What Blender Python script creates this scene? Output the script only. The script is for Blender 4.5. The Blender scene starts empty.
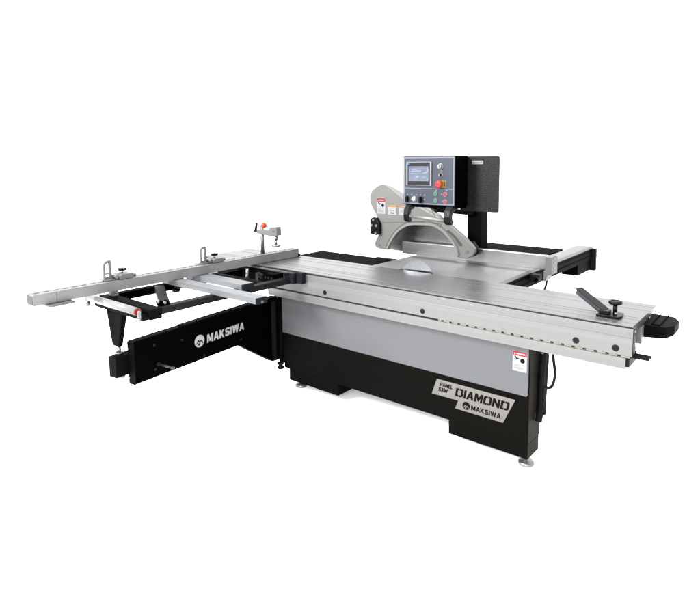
import bpy, bmesh, math, random
from mathutils import Vector, Matrix
random.seed(4)
S = bpy.context.scene
col = S.collection
R = math.radians

# ---------------------------------------------------------------- materials
K = 0.40      # the picture is exposed a stop up, for the white surroundings: surfaces are that much darker
def mat(name, base, rough=0.5, metal=0.0, spec=0.5, bump=0.0, bscale=200, var=0.0, vscale=6,
        stretch=None, coat=0.0, aniso=0.0, emit=None, estr=0):
    base = tuple(c*K for c in base) if name != 'white studio floor' else base
    spec *= K*.7
    m = bpy.data.materials.new(name); m.use_nodes = True
    nt = m.node_tree; N = nt.nodes; L = nt.links
    b = N['Principled BSDF']
    b.inputs['Base Color'].default_value = (*base, 1)
    b.inputs['Roughness'].default_value = rough
    b.inputs['Metallic'].default_value = metal
    b.inputs['Specular IOR Level'].default_value = spec
    b.inputs['Coat Weight'].default_value = coat
    b.inputs['Anisotropic'].default_value = aniso
    if emit:
        b.inputs['Emission Color'].default_value = (*emit, 1); b.inputs['Emission Strength'].default_value = estr*.5
    tc = N.new('ShaderNodeTexCoord'); mp = N.new('ShaderNodeMapping')
    L.new(tc.outputs['Object'], mp.inputs['Vector'])
    if stretch: mp.inputs['Scale'].default_value = stretch
    if var > 0:
        n = N.new('ShaderNodeTexNoise'); n.inputs['Scale'].default_value = vscale; n.inputs['Detail'].default_value = 6
        L.new(mp.outputs[0], n.inputs['Vector'])
        mx = N.new('ShaderNodeMix'); mx.data_type = 'RGBA'
        mx.inputs[6].default_value = (*[c*(1-var) for c in base], 1)
        mx.inputs[7].default_value = (*[min(1, c*(1+var)) for c in base], 1)
        L.new(n.outputs['Fac'], mx.inputs[0]); L.new(mx.outputs[2], b.inputs['Base Color'])
        mr = N.new('ShaderNodeMapRange'); mr.inputs['To Min'].default_value = max(.02, rough-.08); mr.inputs['To Max'].default_value = rough+.08
        L.new(n.outputs['Fac'], mr.inputs['Value']); L.new(mr.outputs[0], b.inputs['Roughness'])
    if bump > 0:
        n2 = N.new('ShaderNodeTexNoise'); n2.inputs['Scale'].default_value = bscale; n2.inputs['Detail'].default_value = 3
        L.new(mp.outputs[0] if stretch else tc.outputs['Object'], n2.inputs['Vector'])
        bp = N.new('ShaderNodeBump'); bp.inputs['Strength'].default_value = bump; bp.inputs['Distance'].default_value = .002
        L.new(n2.outputs['Fac'], bp.inputs['Height']); L.new(bp.outputs[0], b.inputs['Normal'])
    return m

M = {}
M['alu_x'] = mat('brushed aluminium along x', (.19,.194,.20), .36, .88, var=.15, vscale=5, stretch=(.015,9,9), bump=.006, bscale=16)
M['alu_face'] = mat('anodised aluminium face', (.205,.204,.200), .42, .42, var=.15, vscale=4, stretch=(.015,3,9), bump=.01, bscale=22)
M['alu_y'] = mat('aluminium profile along y', (.25,.25,.247), .45, .5, var=.10, vscale=5, stretch=(9,.02,9), bump=.04, bscale=22)
M['alu_top'] = mat('aluminium scale', (.36,.36,.36), .35, 1, var=.05, vscale=14, stretch=(9,.4,9))
M['rip_alu'] = mat('rip fence aluminium', (.46,.465,.475), .36, 1, var=.14, vscale=5, stretch=(.03,8,12), bump=.04, bscale=22)
M['cast'] = mat('ground cast iron', (.20,.20,.205), .48, .5, var=.06, vscale=8, stretch=(1,4,1))
M['silver_paint'] = mat('grey silver paint', (.122,.126,.132), .42, .25, .4, var=.05, vscale=5, bump=.04, bscale=350)
M['black'] = mat('black powder coat', (.0022,.0021,.0019), .55, 0, .04, var=.15, vscale=4, bump=.08, bscale=400)
M['black_deep'] = mat('deep black paint', (.0006,.0006,.0006), .6, 0, .02, var=.1)
M['black_warm'] = mat('black powder coat sheet', (.0032,.0030,.0024), .6, 0, .04, var=.12, vscale=5, bump=.08, bscale=400)
M['black_metal'] = mat('dark grey steel', (.010,.0105,.012), .45, 0, .12, var=.15, vscale=6, bump=.05, bscale=300)
M['side_sheet'] = mat('side sheet steel', (.016,.0135,.010), .55, 0, .1, var=.12, vscale=5)
M['black_plastic'] = mat('black plastic', (.003,.003,.0034), .35, 0, .25)
M['rubber'] = mat('rubber hose', (.004,.004,.004), .6, 0, .15)
M['textured_black'] = mat('crinkle black coat', (.0035,.0035,.004), .38, 0, .35, bump=1.0, bscale=210, var=.2, vscale=60)
M['phenolic'] = mat('black phenolic table', (.0022,.0022,.003), .7, 0, .02, bump=.35, bscale=140, var=.15, vscale=20)
M['guard'] = mat('grey beige guard paint', (.178,.179,.169), .42, .1, .5, var=.04)
M['guard_trim'] = mat('guard raised rim', (.215,.215,.200), .48, 0, .3)
M['guard_dark'] = mat('guard recess shade', (.06,.06,.057), .6)  # guard paint darkened, so recesses carry their shade as colour
M['window'] = mat('guard inner steel', (.33,.33,.33), .28, 1, var=.12, vscale=3, stretch=(.05,3,5))
M['steel'] = mat('polished steel', (.30,.31,.32), .3, .85)
M['blade'] = mat('saw blade steel', (.52,.54,.57), .24, 1, aniso=.8)
_n = M['blade'].node_tree; _t = _n.nodes.new('ShaderNodeTangent'); _t.direction_type = 'RADIAL'; _t.axis = 'Y'
_n.links.new(_t.outputs[0], _n.nodes['Principled BSDF'].inputs['Tangent'])
M['lever_face'] = mat('pale lever sheen', (.11,.115,.13), .35, .8)  # paler than the black shoe: sheen of the lever's front put into colour
M['bar_alu'] = mat('pale anodised bar', (.18,.19,.20), .45, .35, .4, var=.03)
M['roller'] = mat('white roller', (.20,.20,.205), .3, 0, .5)
M['pin'] = mat('worn steel pin', (.06,.06,.058), .45, .7)
M['cast_grey'] = mat('grey cast aluminium', (.165,.165,.163), .45, .4, var=.05, bump=.05, bscale=120)
M['rail'] = mat('anodised rail cap', (.19,.193,.198), .42, .5, var=.08, vscale=5, stretch=(9,.02,9))
M['red'] = mat('red plastic', (.30,.012,.012), .35)
M['estop'] = mat('mushroom red', (.33,.03,.03), .3)
M['yellow'] = mat('yellow plate', (.22,.15,.008), .45)
M['orange'] = mat('orange knob', (.42,.055,.006), .4)
M['green'] = mat('green button', (.02,.17,.09), .35)
M['pink'] = mat('red button', (.28,.03,.055), .35)
M['white'] = mat('white print', (.34,.34,.34), .5)
M['sticker'] = mat('sticker white', (.32,.325,.335), .45)
M['sticker_red'] = mat('sticker red', (.26,.012,.015), .4)
M['sticker_orange'] = mat('sticker orange', (.31,.12,.012), .4)
M['ink'] = mat('black print', (.002,.002,.002), .6, 0, .1)
M['scale'] = mat('grey scale print', (.03,.03,.033), .5)
M['ink_grey'] = mat('grey print', (.17,.17,.18), .5)
M['panel'] = mat('control foil', (.046,.052,.070), .42, 0, .4, var=.04, vscale=30)
M['panel_line'] = mat('control foil line', (.17,.185,.23), .4)
M['bezel'] = mat('screen bezel', (.016,.017,.02), .3, 0, .4)
M['silver_plastic'] = mat('silver trim', (.26,.26,.27), .35, .6)
M['plate'] = mat('brushed steel name plate', (.21,.20,.187), .33, 1, var=.10, vscale=10, stretch=(1,8,12))
M['beige'] = mat('beige roller cage', (.20,.19,.16), .5)
M['slot'] = mat('groove shade', (.012,.009,.008), .6)  # dark colour stands for the shade inside grooves and gaps
M['floor'] = mat('white studio floor', (.93,.93,.93), .9, 0, .0)

def screen_material():
    m = bpy.data.materials.new('lit display'); m.use_nodes = True
    nt = m.node_tree; N = nt.nodes; L = nt.links; b = N['Principled BSDF']
    tc = N.new('ShaderNodeTexCoord'); n = N.new('ShaderNodeTexNoise'); n.inputs['Scale'].default_value = 14
    L.new(tc.outputs['Object'], n.inputs['Vector'])
    r = N.new('ShaderNodeValToRGB'); r.color_ramp.elements[0].position = .35; r.color_ramp.elements[1].position = .68
    r.color_ramp.elements[0].color = (.09,.15,.28,1); r.color_ramp.elements[1].color = (.26,.34,.46,1)
    L.new(n.outputs['Fac'], r.inputs['Fac'])
    b.inputs['Base Color'].default_value = (.01,.01,.015,1)
    L.new(r.outputs[0], b.inputs['Emission Color']); b.inputs['Emission Strength'].default_value = .42
    b.inputs['Roughness'].default_value = .25
    return m
M['screen'] = screen_material()
M['screen_light'] = mat('display figures', (.05,.05,.06), .3, emit=(.62,.72,.85), estr=.85)
M['screen_badge'] = mat('blue badge', (.02,.1,.3), .3, emit=(.05,.3,.8), estr=.5)

# ---------------------------------------------------------------- mesh builder
class MB:
    def __init__(s): s.bm = bmesh.new()
    def box(s, x0, x1, y0, y1, z0, z1):
        r = bmesh.ops.create_cube(s.bm, size=1)
        for v in r['verts']:
            v.co = Vector((x0+(v.co.x+.5)*(x1-x0), y0+(v.co.y+.5)*(y1-y0), z0+(v.co.z+.5)*(z1-z0)))
        return s
    def bar(s, p0, p1, w, h, up=(0,0,1)):
        p0, p1 = Vector(p0), Vector(p1); d = p1-p0; ln = d.length; d.normalize()
        u = Vector(up); sx = d.cross(u).normalized(); u = sx.cross(d).normalized()
        r = bmesh.ops.create_cube(s.bm, size=1)
        for v in r['verts']:
            c = v.co.copy(); v.co = p0 + d*((c.x+.5)*ln) + sx*(c.y*w) + u*(c.z*h)
        return s
    def cyl(s, p0, p1, r0, r1=None, seg=24):
        if r1 is None: r1 = r0
        p0, p1 = Vector(p0), Vector(p1); d = p1-p0
        q = d.to_track_quat('Z', 'Y').to_matrix()
        a = []; b = []
        for i in range(seg):
            t = 2*math.pi*i/seg; c = Vector((math.cos(t), math.sin(t), 0))
            a.append(s.bm.verts.new(p0+q@(c*r0))); b.append(s.bm.verts.new(p1+q@(c*r1)))
        for i in range(seg):
            f = s.bm.faces.new((a[i], a[(i+1)%seg], b[(i+1)%seg], b[i])); f.smooth = True
        s.bm.faces.new(a[::-1]); s.bm.faces.new(b)
        return s
    def lathe(s, p, axis, prof, seg=28):       # prof: (distance along axis, radius)
        p = Vector(p); q = Vector(axis).to_track_quat('Z', 'Y').to_matrix(); rings = []
        for h, r in prof:
            rings.append([s.bm.verts.new(p+q@Vector((r*math.cos(2*math.pi*i/seg), r*math.sin(2*math.pi*i/seg), h))) for i in range(seg)])
        for a, b in zip(rings, rings[1:]):
            for i in range(seg):
                f = s.bm.faces.new((a[i], a[(i+1)%seg], b[(i+1)%seg], b[i])); f.smooth = True
        s.bm.faces.new(rings[0][::-1]); s.bm.faces.new(rings[-1])
        return s
    def prism(s, pts, axis, a, b):             # polygon pts in the plane normal to axis
        def P(p, t):
            return {'x': Vector((t, p[0], p[1])), 'y': Vector((p[0], t, p[1])), 'z': Vector((p[0], p[1], t))}[axis]
        A = [s.bm.verts.new(P(p, a)) for p in pts]; B = [s.bm.verts.new(P(p, b)) for p in pts]
        s.bm.faces.new(A); s.bm.faces.new(B[::-1])
        n = len(pts)
        for i in range(n): s.bm.faces.new((A[i], B[i], B[(i+1)%n], A[(i+1)%n]))
        return s
    def tube(s, pts, r, seg=10):
        pts = [Vector(p) for p in pts]; rings = []; nrm = Vector((.31,.93,.2))
        for i, p in enumerate(pts):
            d = (pts[min(i+1, len(pts)-1)]-pts[max(i-1, 0)]).normalized()
            nrm = (nrm-d*nrm.dot(d)).normalized(); bi = d.cross(nrm)
            rings.append([s.bm.verts.new(p+nrm*(r*math.cos(2*math.pi*k/seg))+bi*(r*math.sin(2*math.pi*k/seg))) for k in range(seg)])
        for a, b in zip(rings, rings[1:]):
            for k in range(seg):
                f = s.bm.faces.new((a[k], a[(k+1)%seg], b[(k+1)%seg], b[k])); f.smooth = True
        s.bm.faces.new(rings[0][::-1]); s.bm.faces.new(rings[-1])
        return s
    def build(s, name, m, parent=None, bevel=0.0, seg=2):
        bm = s.bm
        bmesh.ops.recalc_face_normals(bm, faces=bm.faces)
        lo = Vector((min(v.co[i] for v in bm.verts) for i in range(3))); hi = Vector((max(v.co[i] for v in bm.verts) for i in range(3)))
        c = (lo+hi)/2
        for v in bm.verts: v.co -= c
        me = bpy.data.meshes.new(name); bm.to_mesh(me); bm.free()
        me.materials.append(M[m] if isinstance(m, str) else m)
        return link(name, me, c, parent, bevel, seg)

W = {}
def link(name, me, c, parent, bevel=0, seg=2):
    o = bpy.data.objects.new(name, me); col.objects.link(o)
    if parent: o.parent = parent; o.location = c - W[parent.name]
    else: o.location = c
    W[o.name] = Vector(c)
    if bevel:
        bv = o.modifiers.new('bevel', 'BEVEL'); bv.width = bevel; bv.segments = seg; bv.limit_method = 'ANGLE'; bv.angle_limit = R(35)
    return o
def thing(name, label, cat, loc, group=None):
    o = bpy.data.objects.new(name, None); col.objects.link(o); o.empty_display_size = .1
    o.location = loc; W[o.name] = Vector(loc); o['label'] = label; o['category'] = cat
    if group: o['group'] = group
    return o
def lettering(name, text, size, origin, xdir, updir, m, parent, offset=0.0, shear=0.0, width=None, thick=.0006, height=None):
    cu = bpy.data.curves.new(name, 'FONT'); cu.body = text; cu.size = size; cu.offset = offset; cu.shear = shear; cu.extrude = thick
    cu.space_character = 1.04
    t = bpy.data.objects.new(name, cu); col.objects.link(t); bpy.context.view_layer.update()
    dg = bpy.context.evaluated_depsgraph_get(); me = bpy.data.meshes.new_from_object(t.evaluated_get(dg))
    bpy.data.objects.remove(t); bpy.data.curves.remove(cu)
    xs = [v.co.x for v in me.vertices]; ys = [v.co.y for v in me.vertices]
    sx = width/(max(xs)-min(xs)) if width else 1
    sy = height/(max(ys)-min(ys)) if height else (sx if width else 1)
    X = Vector(xdir).normalized(); U = Vector(updir).normalized(); n = X.cross(U)
    x0, y0 = min(xs), min(ys)
    pts = [Vector(origin)+X*((v.co.x-x0)*sx)+U*((v.co.y-y0)*sy)+n*v.co.z for v in me.vertices]
    c = sum(pts, Vector())/len(pts)
    for v, p in zip(me.vertices, pts): v.co = p-c
    me.materials.clear(); me.materials.append(M[m]); me.name = name
    return link(name, me, c, parent)
Mi = lambda P, w=1: [(w-x, y) for x, y in P]
AL_ = [(0,0),(.34,1),(.5,1),(.5,.70),(.415,.42),(.5,.42),(.5,.22),(.35,.22),(.28,0)]
GLYPH = {
 'M': (1.12, [[(0,0),(0,1),(.34,1),(.56,.50),(.78,1),(1.12,1),(1.12,0),(.84,0),(.84,.58),(.65,.12),(.47,.12),(.28,.58),(.28,0)]]),
 'A': (1.0, [AL_, Mi(AL_)]),
 'K': (1.0, [[(0,0),(0,1),(.28,1),(.28,.60),(.62,1),(.97,1),(.56,.56),(1,0),(.66,0),(.38,.38),(.28,.27),(.28,0)]]),
 'S': (.92, [[(.02,.08),(.02,.32),(.28,.23),(.58,.22),(.65,.29),(.58,.37),(.22,.42),(.02,.57),(.02,.84),(.2,1),(.74,1),(.88,.93),(.88,.71),(.64,.78),(.34,.79),(.28,.72),(.35,.64),(.74,.58),(.92,.42),(.92,.15),(.74,0),(.24,0)]]),
 'I': (.28, [[(0,0),(0,1),(.28,1),(.28,0)]]),
 'W': (1.4, [[(0,1),(.28,1),(.42,.42),(.56,1),(.84,1),(.98,.42),(1.12,1),(1.4,1),(1.14,0),(.86,0),(.70,.58),(.54,0),(.26,0)]]),
 'P': (.9, [[(0,0),(0,1),(.48,1),(.48,.78),(.27,.78),(.27,.50),(.48,.50),(.48,.28),(.27,.28),(.27,0)], [(.48,1),(.78,1),(.9,.86),(.9,.42),(.78,.28),(.48,.28),(.48,.50),(.62,.50),(.62,.78),(.48,.78)]]),
 'N': (1.0, [[(0,0),(0,1),(.28,1),(.72,.42),(.72,1),(1,1),(1,0),(.72,0),(.28,.58),(.28,0)]]),
 'E': (.85, [[(0,0),(0,1),(.85,1),(.85,.78),(.27,.78),(.27,.61),(.78,.61),(.78,.39),(.27,.39),(.27,.22),(.85,.22),(.85,0)]]),
 'L': (.78, [[(0,0),(0,1),(.27,1),(.27,.22),(.78,.22),(.78,0)]]),
 'D': (1.1, [[(0,0),(0,1),(.46,1),(.46,.8),(.30,.8),(.30,.2),(.46,.2),(.46,0)], [(.54,0),(.54,.2),(.76,.2),(.80,.26),(.80,.74),(.76,.8),(.54,.8),(.54,1),(.94,1),(1.1,.84),(1.1,.16),(.94,0)]]),
 'O': (1.1, [[(.16,0),(0,.16),(0,.84),(.16,1),(.51,1),(.51,.8),(.34,.8),(.30,.74),(.30,.26),(.34,.2),(.51,.2),(.51,0)], Mi([(.16,0),(0,.16),(0,.84),(.16,1),(.51,1),(.51,.8),(.34,.8),(.30,.74),(.30,.26),(.34,.2),(.51,.2),(.51,0)], 1.1)]),
}
def block_lettering(text, origin, xdir, updir, m, parent, width, height, shear=0.0, gap=.12, thick=.0008):
    X = Vector(xdir).normalized(); U = Vector(updir).normalized(); n = X.cross(U); o = Vector(origin)
    tot = sum(GLYPH[c][0] for c in text)+gap*(len(text)-1); q = width/tot; x = 0; b = MB()
    for c in text:
        for P in GLYPH[c][1]:
            pts = [o+X*((x+px)*q+shear*py*height)+U*(py*height) for px, py in P]
            A = [b.bm.verts.new(p) for p in pts]; B = [b.bm.verts.new(p+n*thick) for p in pts]
            b.bm.faces.new(A[::-1]); b.bm.faces.new(B)
            for i in range(len(A)): b.bm.faces.new((A[i],A[(i+1)%len(A)],B[(i+1)%len(A)],B[i]))
        x += GLYPH[c][0]+gap
    return b.build('lettering', m, parent)
def arc(cx, cz, r, a0, a1, n):
    return [(cx+r*math.cos(R(a0+(a1-a0)*i/n)), cz+r*math.sin(R(a0+(a1-a0)*i/n))) for i in range(n+1)]
def smooth_path(P, n=6):
    out = []
    for i in range(len(P)-1):
        p0 = Vector(P[max(i-1,0)]); p1 = Vector(P[i]); p2 = Vector(P[i+1]); p3 = Vector(P[min(i+2,len(P)-1)])
        for k in range(n):
            t = k/n
            out.append(.5*((2*p1)+(-p0+p2)*t+(2*p0-5*p1+4*p2-p3)*t*t+(-p0+3*p1-3*p2+p3)*t**3))
    out.append(Vector(P[-1])); return out
def rounded(x0, x1, z0, z1, r, n=5):
    return arc(x1-r, z1-r, r, 0, 90, n)+arc(x0+r, z1-r, r, 90, 180, n)+arc(x0+r, z0+r, r, 180, 270, n)+arc(x1-r, z0+r, r, 270, 360, n)

# ================================================================ setting
fl = MB(); fl.bm.faces.new([fl.bm.verts.new(p) for p in ((-60,-60,0),(60,-60,0),(60,60,0),(-60,60,0))])
fo = fl.build('floor', 'floor'); fo['kind'] = 'structure'

# ================================================================ the saw
saw = thing('panel_saw', 'large black and silver sliding table panel saw with control panel, blade guard and name plates', 'panel saw', (-1.4,.3,0))

# --- base -------------------------------------------------------------
base = MB().box(-2.385,-.512,.084,.25,.134,.70).build('base_cabinet', 'black_warm', saw, .003)
MB().box(-2.30,-.95,.25,1.12,.20,.83).build('motor_housing', 'black', saw, .004)
fp = MB().prism([(-2.385,.404),(-2.385,.688),(-.514,.688),(-.514,.420)]+arc(-.526,.416,.012,0,-90,5), 'y', .072,.0835)
fp = fp.build('front_panel', 'silver_paint', saw, .002)
MB().box(-.5115,-.509,.088,.247,.135,.69).build('side_panel', 'side_sheet', saw)
f1 = MB().box(-2.335,-1.86,.086,.236,.05,.1335).build('foot_box', 'black_warm', saw, .002)
f2 = MB().box(-.994,-.5125,.086,.236,.05,.1335).build('foot_box', 'black_warm', saw, .002)
MB().box(-.512,-.5095,.088,.234,.052,.132).build('end_sheet', 'side_sheet', f2)
for p, fx, fy in ((f2,-.535,.13), (f1,-2.27,.14)):
    MB().lathe((fx,fy,0), (0,0,1), [(0,.040),(.004,.043),(.014,.043),(.020,.036),(.024,.014),(.05,.012)]).build('levelling_foot', 'steel', p)
# warning sticker on the silver panel
def sticker(parent, x0, x1, z0, z1, y, head, pic):
    s = MB().box(x0,x1,y-.0012,y,z0,z1).build('warning_sticker', 'sticker', parent)
    h = z1-z0; w = x1-x0; yy = y-.0013
    MB().box(x0+w*.02,x1-w*.02,yy-.0006,yy,z1-h*.235,z1-h*.015).build('header', head, s)
    k = MB()
    k.prism([(x0+w*.10,z1-h*.19),(x0+w*.22,z1-h*.19),(x0+w*.16,z1-h*.07)], 'y', yy-.0012,yy-.0008)
    k.box(x0+w*.27,x0+w*.88,yy-.0012,yy-.0008,z1-h*.165,z1-h*.10)
    k.build('header_mark', 'white', s)
    g = MB()
    if pic == 'blade':
        cx, cz, r = x0+w*.70, z0+h*.54, w*.17
        pts = []
        for i in range(24):
            rr = r*(1.0 if i % 2 else .86); a = 2*math.pi*i/24
            pts.append((cx+rr*math.cos(a), cz+rr*math.sin(a)))
        g.prism(pts, 'y', yy-.0008,yy)
        g.prism([(x0+w*.12,z0+h*.72),(x0+w*.20,z0+h*.74),(x0+w*.30,z0+h*.66),(x0+w*.46,z0+h*.64),(x0+w*.46,z0+h*.61),(x0+w*.34,z0+h*.60),(x0+w*.26,z0+h*.55),(x0+w*.25,z0+h*.62),(x0+w*.15,z0+h*.67)], 'y', yy-.0008,yy)
    elif pic == 'small':
        for q in (.36,.5,.64): g.cyl((x0+w*q,yy-.0008,z0+h*.17),(x0+w*q,yy,z0+h*.17), w*.06, seg=12)
    else:
        g.cyl((x0+w*.8,yy-.0008,z0+h*.26),(x0+w*.8,yy,z0+h*.26), w*.10, seg=14)
    g.build('pictogram', 'ink', s)
    t = MB()
    for q in ((.12,.30,.55),(.12,.24,.42),(.12,.18,.80),(.12,.13,.70)) if pic == 'blade' else ((.14,.42,.8),(.14,.35,.7)):
        t.box(x0+w*q[0],x0+w*q[2],yy-.0006,yy,z0+h*(q[1]-.008),z0+h*(q[1]+.008))
    t.build('small_print', 'ink_grey', s)
    return s
sticker(fp, -.600,-.521,.535,.646,.0718,'sticker_red','blade')
# name plate
pl = MB().prism([(-1.073,.367),(-.584,.367),(-.652,.218),(-.950,.218),(-.930,.270),(-1.108,.268)], 'y', .0815,.0838).build('name_plate', 'plate', saw)
ly = .0808
block_lettering('PANEL', (-1.052,ly,.327), (1,0,0), (0,0,1), 'ink', pl, .083, .023, shear=.15)
block_lettering('SAW', (-1.062,ly,.296), (1,0,0), (0,0,1), 'ink', pl, .060, .023, shear=.15)
block_lettering('DIAMOND', (-.951,ly,.294), (1,0,0), (0,0,1), 'ink', pl, .328, .050, shear=.18)
block_lettering('MAKSIWA', (-.846,ly+.0008,.236), (1,0,0), (0,0,1), 'ink', pl, .180, .029)
def emblem(parent, o, X, U, r, mdisc, mmark):
    o = Vector(o); X = Vector(X).normalized(); U = Vector(U).normalized(); n = X.cross(U)
    e = MB().cyl(o, o+n*.0012, r, seg=32).build('emblem', mdisc, parent)
    k = MB()
    for pts in ([(-.72,-.42),(-.22,.28),(.06,-.12),(.30,.20),(.82,-.50),(.62,-.50),(.28,-.06),(.05,-.40),(-.22,-.02),(-.52,-.42)],
                [(-.40,-.62),(-.14,-.26),(.02,-.50),(.12,-.36),(.0,-.72)],):
        A = [k.bm.verts.new(o+X*(a*r)+U*(b*r)+n*.0013) for a,b in pts]; B = [k.bm.verts.new(o+X*(a*r)+U*(b*r)+n*.002) for a,b in pts]
        k.bm.faces.new(A[::-1]); k.bm.faces.new(B)
        for i in range(len(A)): k.bm.faces.new((A[i],A[(i+1)%len(A)],B[(i+1)%len(A)],B[i]))
    k.build('mountain_mark', mmark, e)
emblem(pl, (-.877,ly+.0006,.253), (1,0,0), (0,0,1), .0235, 'ink', 'plate')
# screws on the base
for z in (.175,.64): MB().cyl((-.5095,.12,z),(-.507,.12,z),.006,seg=12).build('screw', 'black_metal', saw)
# hoses on the right-hand side
hs = MB()
hs.tube(smooth_path([(-.485,.205,.70),(-.487,.215,.60),(-.49,.205,.48),(-.487,.20,.34),(-.488,.17,.24)]), .019)
hs.build('cable_hose', 'rubber', saw)
MB().tube(smooth_path([(-.49,.245,.70),(-.488,.252,.58),(-.492,.25,.42),(-.49,.235,.30),(-.492,.245,.26)]), .017).build('cable_hose', 'rubber', saw)
MB().tube(smooth_path([(-.402,.11,.70),(-.400,.12,.63),(-.392,.128,.54),(-.405,.118,.475),(-.45,.13,.462),(-.48,.16,.50)]), .0075).build('cable', 'rubber', saw)
MB().cyl((-.508,.12,.655),(-.43,.12,.655),.009).cyl((-.47,.12,.655),(-.455,.12,.655),.016).cyl((-.44,.12,.655),(-.425,.12,.655),.014).build('cable_gland', 'black_plastic', saw)

# --- sliding table ----------------------------------------------------
L0 = -3.2
top = [(0,.893),(0,.900)]
for y in (.050,.118,.158,.322,.405):
    top += [(y-.0028,.900),(y-.0028,.8945),(y+.0028,.8945),(y+.0028,.900)]
prof = top+[(.467,.900),(.467,.888),(.40,.880),(.30,.868),(.10,.862),(.055,.852),(.055,.886),(.006,.886),(.006,.893)]
tb = MB().prism(prof, 'x', L0, 0).build('sliding_table', 'alu_x', saw, .0006, 1)
MB().prism([(0,.756),(-.001,.800),(0,.838),(.002,.841),(0,.844),(0,.8855),(.0545,.8855),(.05,.756)], 'x', L0, 0).build('front_profile', 'alu_face', tb, .0006, 1)
for y in (.050,.118,.158,.322,.405): MB().box(L0+.001,-.0005,y-.0024,y+.0024,.8948,.8965).build('deck_slot_shade', 'slot', tb)  # dark strips on the groove floors, standing for their shade
gr = MB().box(L0+.001,-.001,.0035,.0062,.8862,.8928).build('edge_groove_shade', 'slot', tb)  # dark strip painted as the shade in the edge groove
MB().box(-.001,.002,.004,.046,.757,.880).build('hollow_end_shade', 'black_metal', tb)  # dark sheet stands for the shade in the hollow table end
for x in (-1.887,-1.123,-.251,-.071):
    MB().cyl((x,-.0024,.785),(x,.001,.785),.0155,seg=24).build('bolt_cap', 'black_metal', tb)
bm_ = MB().prism([(-.0005,.692),(-.0015,.744),(.004,.7455),(.20,.7455),(.20,.692)], 'x', -2.45,-.027).build('fixed_beam', 'alu_face', saw, .001, 1)
comb = [(-1.02,.7462),(-1.02,.7550)]; x = -1.0
while x < -.03:
    comb += [(x,.7550),(x,.7470),(x+.017,.7470),(x+.015,.7550)]; x += .052
comb += [(-.01,.7550),(-.01,.7462)]
MB().prism(comb, 'y', .003,.010).build('roller_cage', 'beige', bm_)
MB().box(-1.02,-.012,.011,.045,.7462,.7550).build('cage_gap_shade', 'slot', bm_)  # dark strip added behind the cage so its gaps look shaded
MB().box(-2.45,-1.022,.012,.045,.7462,.7550).build('beam_shadow_gap', 'slot', bm_)  # solid dark strip; the gap's shadow is put into its colour
MB().box(-.027,-.012,.01,.15,.70,.742).build('beam_end', 'black_metal', bm_, .002)
for y in (.075,.11): MB().cyl((-.03,y,.735),(.057,y,.735),.008).build('end_pin', 'black_metal', bm_)
MB().box(-.04,.002,.16,.20,.775,.86).build('deck_bracket', 'alu_face', tb, .001)
# bumper / push handle on the right end
bp = MB().prism([(.000,.792),(-.002,.862),(.092,.866),(.118,.858),(.114,.838),(.055,.800),(.030,.792)], 'x', 0, 1) if False else MB()
def bumper():
    b = MB()
    outer = [(-.045,.205),(.096,.205),(.122,.262),(.122,.372),(.092,.432),(-.045,.445)]
    def ring(pts, z): return [b.bm.verts.new((x,y,z(x))) for x,y in pts]
    tz = lambda x: .861
    bz = lambda x: .792 if x < .05 else .792+(x-.05)*.32
    A = ring(outer, bz); B = ring(outer, tz)
    inn = [(.026,.232),(.060,.232),(.060,.420),(.026,.424)]
    b.bm.faces.new(A[::-1])
    n = len(outer)
    for i in range(n): b.bm.faces.new((A[i],A[(i+1)%n],B[(i+1)%n],B[i]))
    b.bm.faces.new(B)
    return b
bo = bumper().build('end_bumper', 'black', saw, .004, 2)
MB().box(.026,.030,.225,.43,.861,.8655).box(.062,.066,.225,.43,.861,.8655).box(.026,.066,.222,.226,.861,.8655).build('rib', 'black_deep', bo)
for y in (.02,.30,.44): MB().cyl((.0,y,.872),(.008,y,.872),.006,seg=12).build('end_screw', 'steel', tb)

# --- saw table --------------------------------------------------------
ct = MB().box(-1.92,-1.036,.474,1.16,.835,.8795).build('saw_table', 'cast', saw, .001, 1)
MB().box(-1.80,-1.15,.488,.505,.8796,.8806).build('blade_slot', 'black_metal', ct)
MB().box(-1.92,-1.20,.515,.60,.8796,.8804).build('table_insert', 'cast', ct)
MB().cyl((-1.66,.56,.8796),(-1.66,.56,.8812),.02).build('table_knob', 'black_metal', ct)
MB().box(-2.70,-1.923,.474,.845,.845,.8785).build('extension_table', 'phenolic', saw, .001, 1)
MB().box(-1.92,-1.06,1.163,2.12,.845,.8795).build('rear_table', 'phenolic', saw, .001, 1)
# disc of the saw blade
bl = MB(); cx, cz, r = -1.484, .836, .138; pts = []
for i in range(60):
    a0 = 2*math.pi*i/60
    pts += [(cx+(r-.004)*math.cos(a0), cz+(r-.004)*math.sin(a0)), (cx+r*math.cos(a0+.075), cz+r*math.sin(a0+.075))]
blo = bl.prism(pts, 'y', .495,.4985).build('saw_blade', 'blade', saw)
MB().cyl((cx,.488,cz),(cx,.4945,cz),.03).build('arbor_flange', 'steel', blo)
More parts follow.
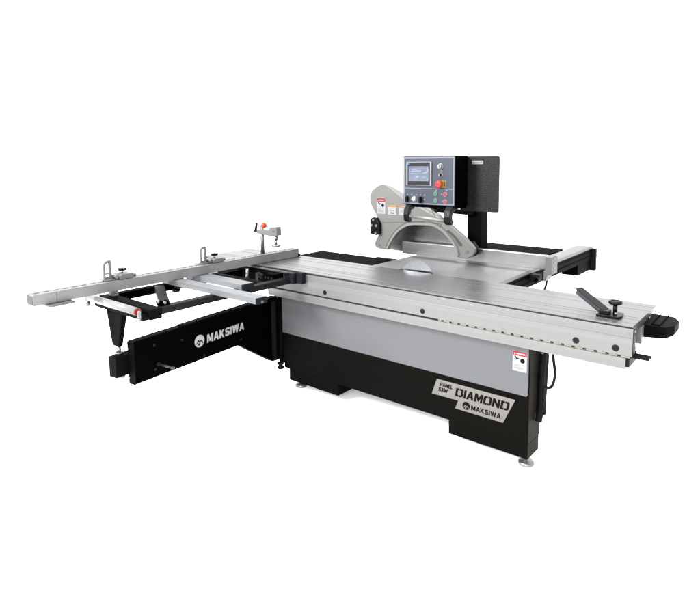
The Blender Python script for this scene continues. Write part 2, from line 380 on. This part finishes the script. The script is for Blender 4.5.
# rip rail
rr = MB().box(-1.05,-.908,.474,2.42,.768,.862).build('rip_rail', 'black', saw, .002)
MB().prism([(-1.048,.8625),(-1.034,.8815),(-.918,.8815),(-.905,.872),(-.905,.8625)], 'y', .474,2.42).build('rail_cap', 'rail', rr, .001, 1)
MB().box(-.9075,-.905,.50,2.415,.800,.806).box(-.9075,-.905,.50,2.415,.84,.844).build('rail_groove', 'black_deep', rr)
ec = MB().prism(rounded(-1.05,-.875,.665,.862,.012), 'y', 2.421,2.455).build('rail_end_plate', 'black_metal', rr, .003)
for z in (.71,.77,.82,.845): MB().cyl((-.876,2.436,z),(-.872,2.436,z),.006,seg=10).build('rail_screw', 'steel', rr)
MB().box(-1.05,-.915,2.07,2.415,.672,.7675).build('rail_box', 'black', rr, .003)
k = MB().cyl((-.97,1.55,.885),(-.955,2.0,.885),.01) if False else None
MB().box(-1.30,-1.285,1.30,1.60,.8797,.8835).build('scale_slot', 'steel', saw)
MB().cyl((-1.285,1.30,.884),(-1.285,1.30,.898),.016).cyl((-1.27,1.31,.892),(-1.22,1.62,.892),.007).build('stop_rod', 'steel', saw)
MB().tube(smooth_path([(-.86,1.22,.84),(-.862,1.23,.78),(-.868,1.20,.72),(-.90,1.15,.66)]), .008).build('cable', 'rubber', saw)
# rip fence
rf = MB().prism([(1.042,.900),(1.040,.997),(1.085,.997),(1.085,.900)], 'x', -1.99,-.792).build('rip_fence', 'rip_alu', saw, .0015, 2)
br = MB().prism([(-.790,.998),(-.748,.998),(-.742,.985),(-.742,.880),(-.772,.872),(-.785,.83),(-.800,.826),(-.800,.900),(-.790,.9)], 'y', 1.0,1.10).build('fence_bracket', 'cast_grey', rf, .002)
for z in (.985,.955,.92,.895): MB().cyl((-.7425,1.04,z),(-.739,1.04,z),.006,seg=12).build('bracket_screw', 'steel', rf)
MB().box(-.904,-.835,1.02,1.07,.81,.862).build('fence_carrier', 'black_metal', rf, .004)
MB().cyl((-.845,1.02,.835),(-.845,.985,.835),.010).cyl((-.845,1.0,.835),(-.845,.985,.835),.018).build('lock_knob', 'black_plastic', rf)

# --- guard ------------------------------------------------------------
G = [(-2.118,1.463),(-2.155,1.454),(-2.190,1.437),(-2.225,1.412),(-2.247,1.378),(-2.255,1.340),(-2.249,1.304),(-2.229,1.27),(-2.188,1.206),(-2.163,1.158),(-2.153,1.095),(-2.158,1.055),(-2.178,1.025),(-2.200,.990),(-2.206,.965),(-2.197,.944),(-2.165,.932),(-2.067,.928),
     (-2.059,.947),(-2.033,.995),(-1.978,1.068),(-1.930,1.108),(-1.882,1.134),(-1.825,1.147),(-1.740,1.152),(-1.658,1.152),(-1.610,1.140),(-1.550,1.105),(-1.484,1.042),(-1.453,.996),(-1.435,.937),(-1.393,.931),(-1.350,.936),(-1.310,.955),(-1.291,.985),(-1.294,1.012),(-1.315,1.038),(-1.387,1.098),(-1.505,1.182),(-1.917,1.357),(-2.050,1.440),(-2.082,1.456)]
gd = MB().prism(G, 'y', .950,.985).build('blade_guard', 'guard', saw, .006, 3)
# the cover bolted behind the shell, and the inner steel plate the fence passes in front of
MB().prism([(-2.199,1.380),(-2.190,1.425),(-2.150,1.448),(-2.105,1.450),(-2.075,1.436),(-1.966,1.386),(-1.625,1.238),(-1.56,1.17),(-2.10,1.17)], 'y', .986,1.035).build('hood_cover', 'guard', gd, .004, 2)
MB().prism([(-2.235,.900),(-2.22,.979),(-2.116,1.098),(-1.995,1.165),(-1.765,1.170),(-1.654,1.125),(-1.565,1.02),(-1.530,.95),(-1.53,.90)], 'y', 1.125,1.133).build('guard_window', 'window', gd)
MB().box(-2.02,-1.70,1.036,1.13,1.172,1.20).build('inner_bracket', 'guard_dark', gd)
arch = [(-1.438,.942),(-1.453,.996),(-1.484,1.042),(-1.550,1.105),(-1.610,1.140),(-1.658,1.152),(-1.740,1.152),(-1.825,1.147),(-1.882,1.134),(-1.930,1.108),(-1.978,1.068),(-2.033,.995),(-2.059,.947),(-2.064,.934)]
def offs(P, d):
    out = []
    for i in range(len(P)):
        a = Vector(P[max(i-1,0)]); b = Vector(P[min(i+1,len(P)-1)]); t = (b-a).normalized(); out.append((P[i][0]+t.y*d, P[i][1]-t.x*d))
    return out
arch = [tuple(p)[:2] for p in smooth_path([(a,b,0) for a,b in arch], 4)]
MB().prism(offs(arch,.003)+offs(arch,.020)[::-1], 'y', .942,.9505).build('arch_rim', 'guard_trim', gd, .002)
MB().prism(offs(arch,.028)+offs(arch,.032)[::-1], 'y', .9488,.9505).build('rim_line', 'guard_dark', gd)
MB().prism([(-1.525,1.128),(-1.508,1.136),(-1.470,1.110),(-1.425,1.070),(-1.392,1.035),(-1.398,1.018),(-1.420,1.026),(-1.450,1.066),(-1.488,1.100)], 'y', .9485,.9505).build('arm_slot', 'guard_dark', gd)  # flat darker plate; the slot's shade is only its colour
k = MB(); k.bar((-1.70,.9492,1.205),(-1.645,.9492,1.175),.0018,.005,(0,1,0)).bar((-1.645,.9492,1.175),(-1.585,.9492,1.175),.0018,.005,(0,1,0)).bar((-1.585,.9492,1.15),(-1.57,.9492,1.175),.0018,.006,(0,1,0)).bar((-1.70,.9492,1.345),(-1.62,.9492,1.22),.0018,.006,(0,1,0))
k.bar((-2.13,.9492,1.150),(-1.72,.9492,1.178),.0018,.004,(0,1,0))
k.build('panel_seam', 'guard_dark', gd)
k = MB(); k.cyl((-1.352,.945,.985),(-1.352,.951,.985),.010,seg=14); k.build('guard_bolt', 'steel', gd)
k = MB(); k.cyl((-2.15,.947,.965),(-2.15,.951,.965),.006,seg=14); k.build('guard_bolt', 'steel', gd)
MB().prism([(-1.36,.94),(-1.315,.950),(-1.293,.985),(-1.297,1.02),(-1.33,1.06)], 'y', .986,1.020).build('roller_foot', 'black_metal', gd, .004)
hg = MB().prism([(-2.225,1.055),(-2.225,1.178),(-2.195,1.193),(-2.160,1.188),(-2.130,1.142),(-2.130,1.058),(-2.163,1.046)], 'y', .915,.948).build('hinge_block', 'black_plastic', gd, .004)
for a, b in ((-2.188,1.172),(-2.206,1.127),(-2.158,1.126),(-2.165,1.062)):
    MB().cyl((a,.909,b),(a,.916,b),.010,seg=12).build('hinge_bolt', 'steel', hg)
sticker(gd, -2.175,-2.092,1.222,1.350,.9495,'sticker_red','blade')
sticker(gd, -2.066,-1.982,1.220,1.302,.9495,'sticker_orange','small')
sticker(gd, -1.958,-1.874,1.222,1.300,.9495,'sticker_orange','dot')

# --- post, back plate, control box ------------------------------------
post = MB().box(-1.495,-1.375,1.21,1.32,.60,1.50).build('support_post', 'black', saw, .004)
MB().box(-1.545,-1.325,1.19,1.38,.8797,.893).build('post_flange', 'black', post, .003)
MB().bar((-1.43,1.26,1.46),(-1.06,.60,1.46),.09,.10).build('support_arm', 'black', post, .004)
MB().bar((-1.43,1.20,1.245),(-1.86,1.06,1.275),.05,.035).build('guard_arm', 'black', post, .006)
MB().box(-1.60,-1.56,1.03,1.06,1.235,1.262).build('arm_latch', 'red', post, .003)
MB().cyl((-1.74,1.03,1.262),(-1.66,1.03,1.25),.018).build('arm_pivot', 'black_plastic', post)
cb = MB().box(-1.536,-1.145,.402,.56,1.362,1.6765).build('control_box', 'black_deep', saw, .004)
bk = MB().prism(rounded(-1.20,-.933,1.322,1.6725,.012), 'y', .562,.578).build('clip_board', 'textured_black', saw, .002)
cl = MB().prism([(-1.115,1.646),(-1.035,1.646),(-1.035,1.622),(-1.115,1.622)], 'y', .554,.562).build('paper_clip', 'silver_plastic', bk, .002)
MB().box(-1.105,-1.045,.550,.554,1.636,1.642).build('clip_spring', 'silver_plastic', cl)
# front foil: a in 0..1 left-right, b in 0..1 top-down
PX0, PX1, PZ0, PZ1 = -1.534,-1.147,1.3645,1.6735
fx = lambda a: PX0+a*(PX1-PX0)
fz = lambda b: PZ1-b*(PZ1-PZ0)
foil = MB().box(PX0,PX1,.398,.4015,PZ0,PZ1).build('control_panel', 'panel', saw, .001)
def frect(a0,a1,b0,b1,y0,y1): return MB().box(fx(a0),fx(a1),y0,y1,fz(b1),fz(b0))
ln = MB()
t = .006
for a0,a1,b0,b1 in ((.012,.988,.012,.030),(.012,.988,.970,.988),(.012,.027,.030,.970),(.973,.988,.030,.970),(.027,.973,.655,.668)):
    ln.box(fx(a0),fx(a1),.3972,.3978,fz(b1),fz(b0))
ln.build('border_line', 'panel_line', foil)
sc = frect(.075,.575,.105,.605,.388,.3976).build('touch_screen', 'silver_plastic', foil, .003)
frect(.108,.545,.118,.592,.3865,.3878).build('bezel', 'bezel', sc)
frect(.130,.525,.20,.505,.3855,.3863).build('display', 'screen', sc)
frect(.108,.152,.135,.162,.3855,.3863).build('blue_badge', 'screen_badge', sc)
lettering('display_figures', '1.000mm', .03, (fx(.155),.3850,fz(.318)), (1,0,0), (0,0,1), 'screen_light', sc, offset=.0004, width=.085, height=.017, thick=.0002)
k = MB()
for a0,a1,b0,b1 in ((.14,.40,.345,.352),(.27,.33,.405,.43),(.40,.48,.41,.418),(.40,.47,.435,.442),(.49,.515,.455,.49),(.145,.19,.44,.446),(.13,.525,.502,.507)):
    k.box(fx(a0),fx(a1),.3848,.3852,fz(b1),fz(b0))
A = smooth_path([(fx(.50),.385,fz(.235)),(fx(.51),.385,fz(.28)),(fx(.49),.385,fz(.32)),(fx(.42),.385,fz(.345))],5)
k.tube(A,.003,6)
k.build('display_figures', 'screen_light', sc)
def knob(name, a, b, r, h, m, ring=None, seg=24, parent=foil):
    o = MB().lathe((fx(a),.398,fz(b)), (0,-1,0), [(0,r),(h*.7,r),(h,r*.8)], seg).build(name, m, parent)
    if ring: MB().lathe((fx(a),.398,fz(b)), (0,-1,0), [(0,r*1.32),(.003,r*1.32),(.005,r*1.18)], seg).build('collar', ring, o)
    return o
kn = knob('rotary_knob', .735,.205,.0165,.022,'silver_plastic','steel')
frect(.728,.742,.17,.215,.370,.3765).build('pointer', 'sticker', kn)
kn = knob('key_switch', .74,.375,.0125,.010,'bezel','steel')
MB().box(fx(.733),fx(.747),.376,.388,fz(.40),fz(.35)).build('key', 'steel', kn)
yp = frect(.725,.835,.49,.63,.3955,.3977).build('stop_plate', 'yellow', foil)
MB().lathe((fx(.735),.3955,fz(.56)), (0,-1,0), [(0,.012),(.014,.012),(.0145,.0235),(.022,.0245),(.030,.020),(.033,.010)], 28).build('emergency_stop', 'estop', yp)
k = MB().box(fx(.815),fx(.825),.3950,.3956,fz(.61),fz(.51)); k.build('plate_print', 'ink', yp)
for a,b,m,nm in ((.648,.765,'green','green_button'),(.648,.905,'green','green_button'),(.83,.77,'pink','red_button'),(.83,.915,'pink','red_button')):
    knob(nm,a,b,.0115,.008,m,'silver_plastic')
knob('white_button', .225,.885,.0150,.012,'sticker','silver_plastic')
for a in (.10,.37):
    sw = knob('selector_switch', a,.89,.013,.006,'bezel')
    MB().box(fx(a-.018),fx(a+.016),.372,.392,fz(.97),fz(.83)).build('selector_grip', 'black_plastic', sw, .002)
for a,b in ((.08,.80),(.16,.80),(.26,.80),(.34,.80),(.42,.80),(.155,.89),(.42,.89),(.74,.29),(.75,.77),(.76,.915),(.65,.69),(.84,.69)):
    MB().box(fx(a),fx(a+.022),.3972,.3978,fz(b+.012),fz(b-.012)).build('panel_print', 'panel_line', foil)
# handle under the control box
hd = MB().cyl((-1.47,.375,1.289),(-1.205,.375,1.272),.0125).build('grab_bar', 'alu_y', saw)
for s_, x in ((1,-1.505),(1,-1.200)):
    P = [(.43,1.362),(.385,1.362),(.36,1.335),(.352,1.298),(.356,1.262),(.372,1.246),(.398,1.250),(.402,1.268),(.388,1.280),(.386,1.302),(.396,1.325),(.43,1.335)]
    MB().prism(P, 'x', x, x+.040 if x < -1.4 else x+.048).build('handle_bracket', 'black_plastic', hd, .006, 3)
bo = MB().box(-1.53,-1.15,.42,.55,1.344,1.3615).build('box_underside', 'black_deep', cb)

# --- swing arm --------------------------------------------------------
A0 = Vector((-2.309,-1.114,0)); A1 = Vector((-2.468,.165,0)); AD = (A1-A0).normalized(); AN = Vector((AD.y,-AD.x,0))  # AN points to the camera side
def on_arm(t, z, d=0): return A0+AD*t+AN*d+Vector((0,0,z))
AL = (A1-A0).length
def arm_prism(pts, d0, d1):
    b = MB(); A = [b.bm.verts.new(on_arm(t,z,d0)) for t,z in pts]; B = [b.bm.verts.new(on_arm(t,z,d1)) for t,z in pts]
    b.bm.faces.new(A); b.bm.faces.new(B[::-1])
    for i in range(len(pts)): b.bm.faces.new((A[i],B[i],B[(i+1)%len(pts)],A[(i+1)%len(pts)]))
    return b
kt = .813
arm = arm_prism([(0,.408),(0,.650),(AL,.650),(AL,.165),(1.155,.178),(kt,.401)], -.055, 0).build('swing_arm', 'black_deep', saw, .003)
arm_prism([(.0,.6505),(.0,.656),(.345,.656),(.345,.6505)], -.052, -.003).build('top_strip', 'black', arm)
arm_prism([(.345,.6505),(.345,.661),(AL-.08,.661),(AL-.08,.6505)], -.052, -.003).build('top_strip', 'black', arm)
arm_prism([(1.150,.185),(1.150,.63),(1.190,.63),(1.190,.175)], .0005, .006).build('hinge_strip', 'black_metal', arm)
arm_prism([(-.004,.405),(-.004,.652),(-.001,.652),(-.001,.405)], -.056, .001).build('end_cap', 'black', arm)
# hinge column at the base
MB().cyl((-2.425,.10,.16),(-2.425,.10,.66),.022).build('hinge_pin', 'black', saw)
MB().lathe((-2.40,.06,.125), (0,0,1), [(0,.016),(.008,.026),(.02,.026),(.022,.016),(.036,.016),(.038,.024),(.05,.024),(.052,.010)]).build('hinge_foot', 'black_metal', saw)
MB().lathe((-2.44,.09,.652), (0,0,1), [(0,.010),(.010,.010)]).build('hinge_bolt', 'orange', saw)
# lettering on the arm
block_lettering('MAKSIWA', on_arm(.528,.4985,.0008), AD, (0,0,1), 'white', arm, .335, .054, shear=.08)
emblem(arm, on_arm(.467,.529,.0006), AD, (0,0,1), .0395, 'white', 'black_deep')
for t,z in ((.13,.60),(.13,.455),(.50,.425),(.83,.44),(.33,.575)): MB().cyl(on_arm(t,z,0),on_arm(t,z,.004),.008,seg=12).build('arm_bolt', 'black_metal', arm)
for t,z,d in ((.006,.61,-.05),(.006,.44,-.05),(.012,.44,-.012),(.012,.595,-.012)): MB().cyl(on_arm(t-.015,z,d),on_arm(t-.004,z,d),.005,seg=10).build('cap_screw', 'steel', arm)
MB().cyl(on_arm(.150,.482,0),on_arm(.150,.482,.012),.012).build('pin_boss', 'black_metal', arm)
MB().cyl(on_arm(.150,.482,.012),on_arm(.185,.462,.095),.0065).cyl(on_arm(.180,.465,.082),on_arm(.186,.4615,.097),.0085).build('release_pin', 'pin', arm)
arm_prism([(-.080,.458),(-.080,.577),(.10,.577),(.10,.458)], -.122, -.0565).build('foot_bracket', 'black_warm', arm, .004)
MB().cyl((-2.412,-1.150,.578),(-2.412,-1.150,.63),.013).cyl((-2.412,-1.150,.578),(-2.412,-1.150,.588),.024,seg=6).build('support_bolt', 'steel', arm)
MB().cyl((-2.41,-1.14,.435),(-2.41,-1.14,.457),.018,.02).build('lower_nut', 'steel', arm)

# ================================================================ crosscut table (outrigger frame)
xt = thing('crosscut_table', 'black tubular crosscut frame with white roller, on the tapered leg left of the sliding table', 'crosscut table', (-2.4,-.55,.79))
MB().box(-2.705,-2.165,-1.133,-1.103,.803,.836).build('roller_channel', 'black_warm', xt, .003)
MB().box(-2.71,-2.145,-1.102,-1.03,.803,.862).build('end_beam', 'black_warm', xt, .004)
MB().box(-2.20,-2.146,-1.028,-.072,.822,.862).build('front_beam', 'black_metal', xt, .003)
MB().box(-2.715,-2.66,-1.028,-.05,.812,.860).build('rear_beam', 'black_deep', xt, .003)
MB().box(-2.658,-2.202,-.285,-.240,.822,.860).build('cross_beam', 'black', xt, .003)
MB().box(-2.95,-2.30,-.065,-.004,.785,.875).build('table_beam', 'black_deep', xt, .003)
MB().bar((-2.655,-.735,.845),(-2.203,-.975,.845),.058,.036).build('brace', 'black_metal', xt, .002)
MB().box(-2.20,-2.112,-.071,-.028,.862,.897).box(-2.20,-2.112,-.071,-.028,.822,.8605).build('hook_block', 'black_metal', xt, .003)
MB().box(-2.105,-2.058,-.045,-.006,.824,.900).build('hook_plate', 'black_metal', xt, .003)
cbk = MB().box(-2.30,-2.202,-.16,-.07,.845,.892).build('clamp_block', 'black_deep', xt, .004)
MB().box(-2.30,-2.15,-.095,-.07,.892,.899).build('clamp_plate', 'black_metal', xt, .002)
for x in (-2.285,-2.255,-2.225): MB().cyl((x,-.166,.865),(x,-.16,.865),.008,seg=10).build('clamp_screw', 'black_metal', cbk)
MB().cyl((-2.33,-.15,.862),(-2.36,-.17,.885),.015).bar((-2.36,-.175,.885),(-2.30,-.225,.835),.020,.022).build('clamp_lever', 'black_metal', xt, .004)
rl = MB().cyl((-2.715,-1.152,.857),(-2.185,-1.152,.857),.0215,seg=32).build('roller', 'roller', xt)
for x, n in ((-2.184,1),(-2.716,-1)):
    MB().cyl((x,-1.152,.857),(x+n*.003,-1.152,.857),.019).build('roller_cap', 'red', rl)
MB().cyl((-2.181,-1.152,.857),(-2.160,-1.152,.857),.008).box(-2.172,-2.164,-1.160,-1.144,.822,.856).cyl((-2.168,-1.152,.822),(-2.168,-1.152,.810),.009).build('roller_bracket', 'steel', xt)
MB().box(-2.76,-2.725,-1.16,-1.12,.828,.86).cyl((-2.75,-1.15,.83),(-2.75,-1.15,.80),.011).build('roller_bracket', 'plate', xt)
# tapered leg
lg = MB(); tp = [(-2.575,-1.130),(-2.395,-1.130),(-2.395,-1.095),(-2.575,-1.095)]; bt = [(-2.455,-1.166),(-2.383,-1.166),(-2.383,-1.138),(-2.455,-1.138)]
A = [lg.bm.verts.new((x,y,.802)) for x,y in tp]; B = [lg.bm.verts.new((x,y,.622)) for x,y in bt]
lg.bm.faces.new(A); lg.bm.faces.new(B[::-1])
for i in range(4): lg.bm.faces.new((A[i],B[i],B[(i+1)%4],A[(i+1)%4]))
lg.build('leg', 'black_warm', xt, .006, 2)
# small fixing on the front beam
MB().box(-2.202,-2.165,-1.028,-.965,.8625,.872).box(-2.20,-2.17,-1.02,-1.005,.872,.890).box(-2.20,-2.17,-.985,-.970,.872,.886).build('stop_catch', 'black_deep', xt, .002)
MB().cyl((-2.19,-1.034,.885),(-2.19,-1.021,.885),.011).cyl((-2.17,-1.0,.880),(-2.16,-1.0,.880),.008).build('catch_screw', 'steel', xt)
# two pale support bars
b1 = MB().box(-2.74,-1.775,-.684,-.607,.8635,.8985).build('support_bar', 'bar_alu', xt, .002)
MB().box(-1.7745,-1.766,-.685,-.606,.862,.8988).build('bar_end_cap', 'black_metal', b1, .001)
MB().cyl((-1.766,-.645,.873),(-1.763,-.645,.873),.008).build('cap_screw', 'steel', b1)
b2 = MB().box(-2.74,-2.115,-.506,-.415,.8635,.8985).build('support_bar', 'bar_alu', xt, .002)
MB().box(-2.1145,-2.104,-.507,-.414,.862,.8988).build('bar_end_cap', 'black_metal', b2, .001)
for x,y in ((-2.60,-.65),(-2.60,-.465)):
    MB().cyl((x,y,.835),(x,y,.8625),.009).lathe((x,y,.812), (0,0,1), [(0,.020),(.004,.026),(.018,.028),(.024,.016)]).build('clamp_knob', 'black_plastic', xt)
MB().cyl((-2.505,-.14,.826),(-2.505,-.14,.898),.010).build('adjusting_bolt', 'steel', xt)
MB().lathe((-2.505,-.14,.806), (0,0,1), [(0,.022),(.004,.030),(.016,.030),(.022,.014)]).build('adjusting_knob', 'black_plastic', xt)

# ================================================================ crosscut fence
cf = thing('crosscut_fence', 'long grey aluminium crosscut fence with scale, laid across frame and sliding table', 'fence', (-2.6,-.55,.9))
pr_ = [(-2.640,.902),(-2.560,.902),(-2.560,.9625),(-2.578,.9625),(-2.578,.959),(-2.583,.959),(-2.583,.9625),(-2.606,.9625),(-2.606,.954),(-2.614,.954),(-2.614,.9625),(-2.640,.9625)]
ff = MB().prism(pr_, 'y', -1.398,.420).build('profile', 'alu_y', cf, .0008, 1)
fe = MB().prism([(a-.0 if a > -2.6 else a, b) for a,b in pr_], 'y', -1.518,-1.3995).build('extension_profile', 'alu_y', cf, .0008, 1)
MB().box(-2.634,-2.566,-1.5195,-1.5180,.908,.954).build('hollow_end_shade', 'guard_dark', fe)  # dark sheet painted as the shade inside the hollow profile
MB().box(-2.641,-2.559,.4205,.427,.901,.963).build('end_cap', 'black_metal', ff)
MB().box(-2.60,-2.558,.4275,.447,.903,.920).build('stop_screw', 'black_plastic', ff, .002)
k = MB(); y = -1.50
while y < .40:
    k.box(-2.602,-2.587,y,y+.026,.9628,.9632); y += .05
k.build('scale_marks', 'scale', ff)
MB().box(-2.6138,-2.6062,-1.51,.415,.9545,.9590).build('slot_shade', 'slot', ff)
MB().prism([(-2.62,-1.455),(-2.525,-1.455),(-2.515,-1.44),(-2.515,-1.335),(-2.525,-1.32),(-2.62,-1.32)], 'z', .890,.8995).build('rest_plate', 'silver_paint', cf, .001)
MB().box(-2.655,-2.60,-1.070,-1.035,.8632,.9015).build('mounting_block', 'alu_y', cf, .002)

# ================================================================ flip stops
def flip_stop(y0, label):
    t = thing('flip_stop', label, 'flip stop', (-2.60,y0,.963), 'flip stops on the crosscut fence')
    P = [(y0+.135,.965),(y0+.135,.984),(y0+.125,.995),(y0+.060,.997),(y0+.045,.984),(y0+.045,.965)]
    MB().prism(P, 'x', -2.645,-2.556).build('clamp_body', 'cast_grey', t, .004, 2)
    MB().box(-2.625,-2.575,y0-.03,y0+.044,.965,.973).cyl((-2.62,y0+.03,.985),(-2.56,y0+.03,.985),.011).build('pivot_bracket', 'steel', t, .001)
    MB().cyl((-2.585,y0+.142,.976),(-2.585,y0+.158,.976),.010).build('end_screw', 'plate', t)
    # flip plate: D-shaped loop with a long window, standing across the fence
    ya, yb = y0-.028, y0+.018
    o = arc(ya+.034, 1.048, .034, 90, 180, 7)
    fpl = MB()
    x0, x1 = -2.612,-2.596
    loop = [(yb,.972),(yb,1.082)]+o+[(ya,.972)]
    inner = [(yb-.012,.986),(yb-.012,1.068)]+arc(ya+.032, 1.046, .022, 90, 180, 7)+[(ya+.010,.986)]
    # frame as four-sided strip between the two loops (same point count)
    Va = [[fpl.bm.verts.new((x,)+p) for p in loop] for x in (x0,x1)]
    Vb = [[fpl.bm.verts.new((x,)+p) for p in inner] for x in (x0,x1)]
    n = len(loop)
    for i in range(n):
        j = (i+1) % n
        fpl.bm.faces.new((Va[0][i],Va[0][j],Vb[0][j],Vb[0][i])); fpl.bm.faces.new((Va[1][j],Va[1][i],Vb[1][i],Vb[1][j]))
        fpl.bm.faces.new((Va[0][j],Va[0][i],Va[1][i],Va[1][j])); fpl.bm.faces.new((Vb[0][i],Vb[0][j],Vb[1][j],Vb[1][i]))
    fpl.box(x0+.001,x1-.001,ya+.008,yb-.010,1.000,1.007)
    fpl.build('flip_plate', 'cast_grey', t, .001, 1)
    MB().cyl((-2.60,y0+.085,.990),(-2.60,y0+.085,1.012),.006).build('knob_stem', 'steel', t)
    kb = MB()
    pts = []
    for i in range(36):
        a = 2*math.pi*i/36; r = .021+.005*math.cos(5*a); pts.append((-2.60+r*math.cos(a), y0+.085+r*math.sin(a)))
    kb.prism(pts, 'z', 1.010,1.026)
    kb.build('star_knob', 'black_plastic', t, .003, 2)
    return t
flip_stop(-1.090, 'flip stop with black knob on the fence, the one above the white roller')
flip_stop(-.428, 'flip stop with black knob on the fence, the one nearer the orange-knobbed clamp')

# ================================================================ hold-down clamp
hc = thing('hold_down_clamp', 'steel hold-down clamp with orange knob standing on the crosscut fence', 'clamp', (-2.622,.11,.963))
MB().cyl((-2.622,.11,.963),(-2.622,.11,1.176),.0145,seg=28).build('post', 'steel', hc)
MB().prism([(-2.655,1.112),(-2.655,1.142),(-2.53,1.146),(-2.505,1.170),(-2.44,1.176),(-2.436,1.110),(-2.50,1.103)], 'y', .085,.135).build('arm', 'cast_grey', hc, .005, 2)
MB().cyl((-2.47,.11,1.075),(-2.47,.11,1.104),.013).cyl((-2.47,.11,1.045),(-2.47,.11,1.076),.008).build('spindle', 'steel', hc)
MB().lathe((-2.47,.11,1.026), (0,0,1), [(0,.026),(.004,.032),(.012,.032),(.019,.014),(.024,.010)]).build('pressure_pad', 'plate', hc)
MB().cyl((-2.585,.10,1.176),(-2.50,.11,1.158),.0045).build('lever_rod', 'steel', hc)
MB().lathe((-2.604,.10,1.18), (1,0,-.15), [(-.002,.010),(.004,.018),(.012,.021),(.022,.021),(.030,.016),(.032,.008)]).build('round_knob', 'orange', hc)
MB().cyl((-2.66,.10,1.127),(-2.695,.10,1.127),.012).cyl((-2.688,.10,1.12),(-2.668,.10,1.190),.011,.008).build('side_handle', 'black_plastic', hc)
MB().box(-2.478,-2.455,.083,.0855,1.140,1.144).build('arm_slot', 'slot', hc)

# ================================================================ clamping shoe on the sliding table
cs = thing('clamping_shoe', 'black clamping shoe with slanted lever and round knob on the sliding table end', 'clamping shoe', (-.12,.12,.9))
MB().prism([(-.185,.072),(-.085,.070),(-.075,.100),(-.082,.165),(-.105,.168),(-.185,.120)], 'z', .9005,.911).build('foot_plate', 'black_plastic', cs, .002)
MB().bar((-.150,.110,.915),(-.300,.178,.987),.046,.022,(0,0,1)).build('lever', 'lever_face', cs, .002)
MB().bar((-.152,.111,.9285),(-.303,.1795,1.001),.047,.005,(0,0,1)).build('lever_dark_top', 'black_plastic', cs, .001)  # black sheet added so the lever's top side looks darker than its front
MB().box(-.175,-.130,.085,.135,.9112,.930).build('lever_block', 'black_plastic', cs, .003)
MB().cyl((-.112,.125,.9112),(-.112,.125,.962),.010).build('stem', 'black_plastic', cs)
MB().cyl((-.105,.112,.9112),(-.105,.112,.922),.007).build('stem_nut', 'steel', cs)
MB().lathe((-.112,.125,.958), (0,0,1), [(0,.012),(.001,.027),(.005,.031),(.014,.031),(.018,.027),(.0185,.020),(.012,.018)]).build('round_knob', 'black_plastic', cs)

# ================================================================ camera
cam = bpy.data.cameras.new('camera'); co = bpy.data.objects.new('camera', cam); col.objects.link(co)
rt = Vector((0.7799714,0.6257684,-0.0076539)); up = Vector((-0.0651566,0.0933642,0.9934977)); fw = Vector((-0.6224140,0.7744011,-0.1135943))
co.matrix_world = Matrix(((rt.x,up.x,-fw.x,.59926),(rt.y,up.y,-fw.y,-2.67785),(rt.z,up.z,-fw.z,1.65098),(0,0,0,1)))
cam.sensor_width = 36; cam.lens = 562.291/700*36
cam.shift_x = -(363.808-350)/700; cam.shift_y = -(300-224.853)/700
cam.clip_start = .05; cam.clip_end = 500
S.camera = co

# ================================================================ light
w = bpy.data.worlds.new('World'); S.world = w; w.use_nodes = True
w.node_tree.nodes['Background'].inputs[0].default_value = (1,1,1,1)
w.node_tree.nodes['Background'].inputs[1].default_value = 1.5
def area(name, loc, tgt, size, power, colr=(1,1,1), size_y=None):
    l = bpy.data.lights.new(name, 'AREA'); l.energy = power; l.size = size; l.color = colr
    if size_y: l.shape = 'RECTANGLE'; l.size_y = size_y
    o = bpy.data.objects.new(name, l); col.objects.link(o); o.location = loc
    o.rotation_euler = (Vector(tgt)-Vector(loc)).to_track_quat('-Z','Y').to_euler()
    return o
area('softbox_key', (-3.7,-4.8,3.9), (-1.6,0,.7), 1.4, 620)
area('softbox_top', (-1.5,.6,5.0), (-1.5,.2,0), 5.0, 400)
area('softbox_front', (1.2,-5.0,2.2), (-1.2,0,.6), 2.5, 230)

S.render.engine = 'CYCLES'
S.view_settings.view_transform = 'Standard'; S.view_settings.look = 'None'; S.view_settings.exposure = 1.0; S.view_settings.gamma = 1
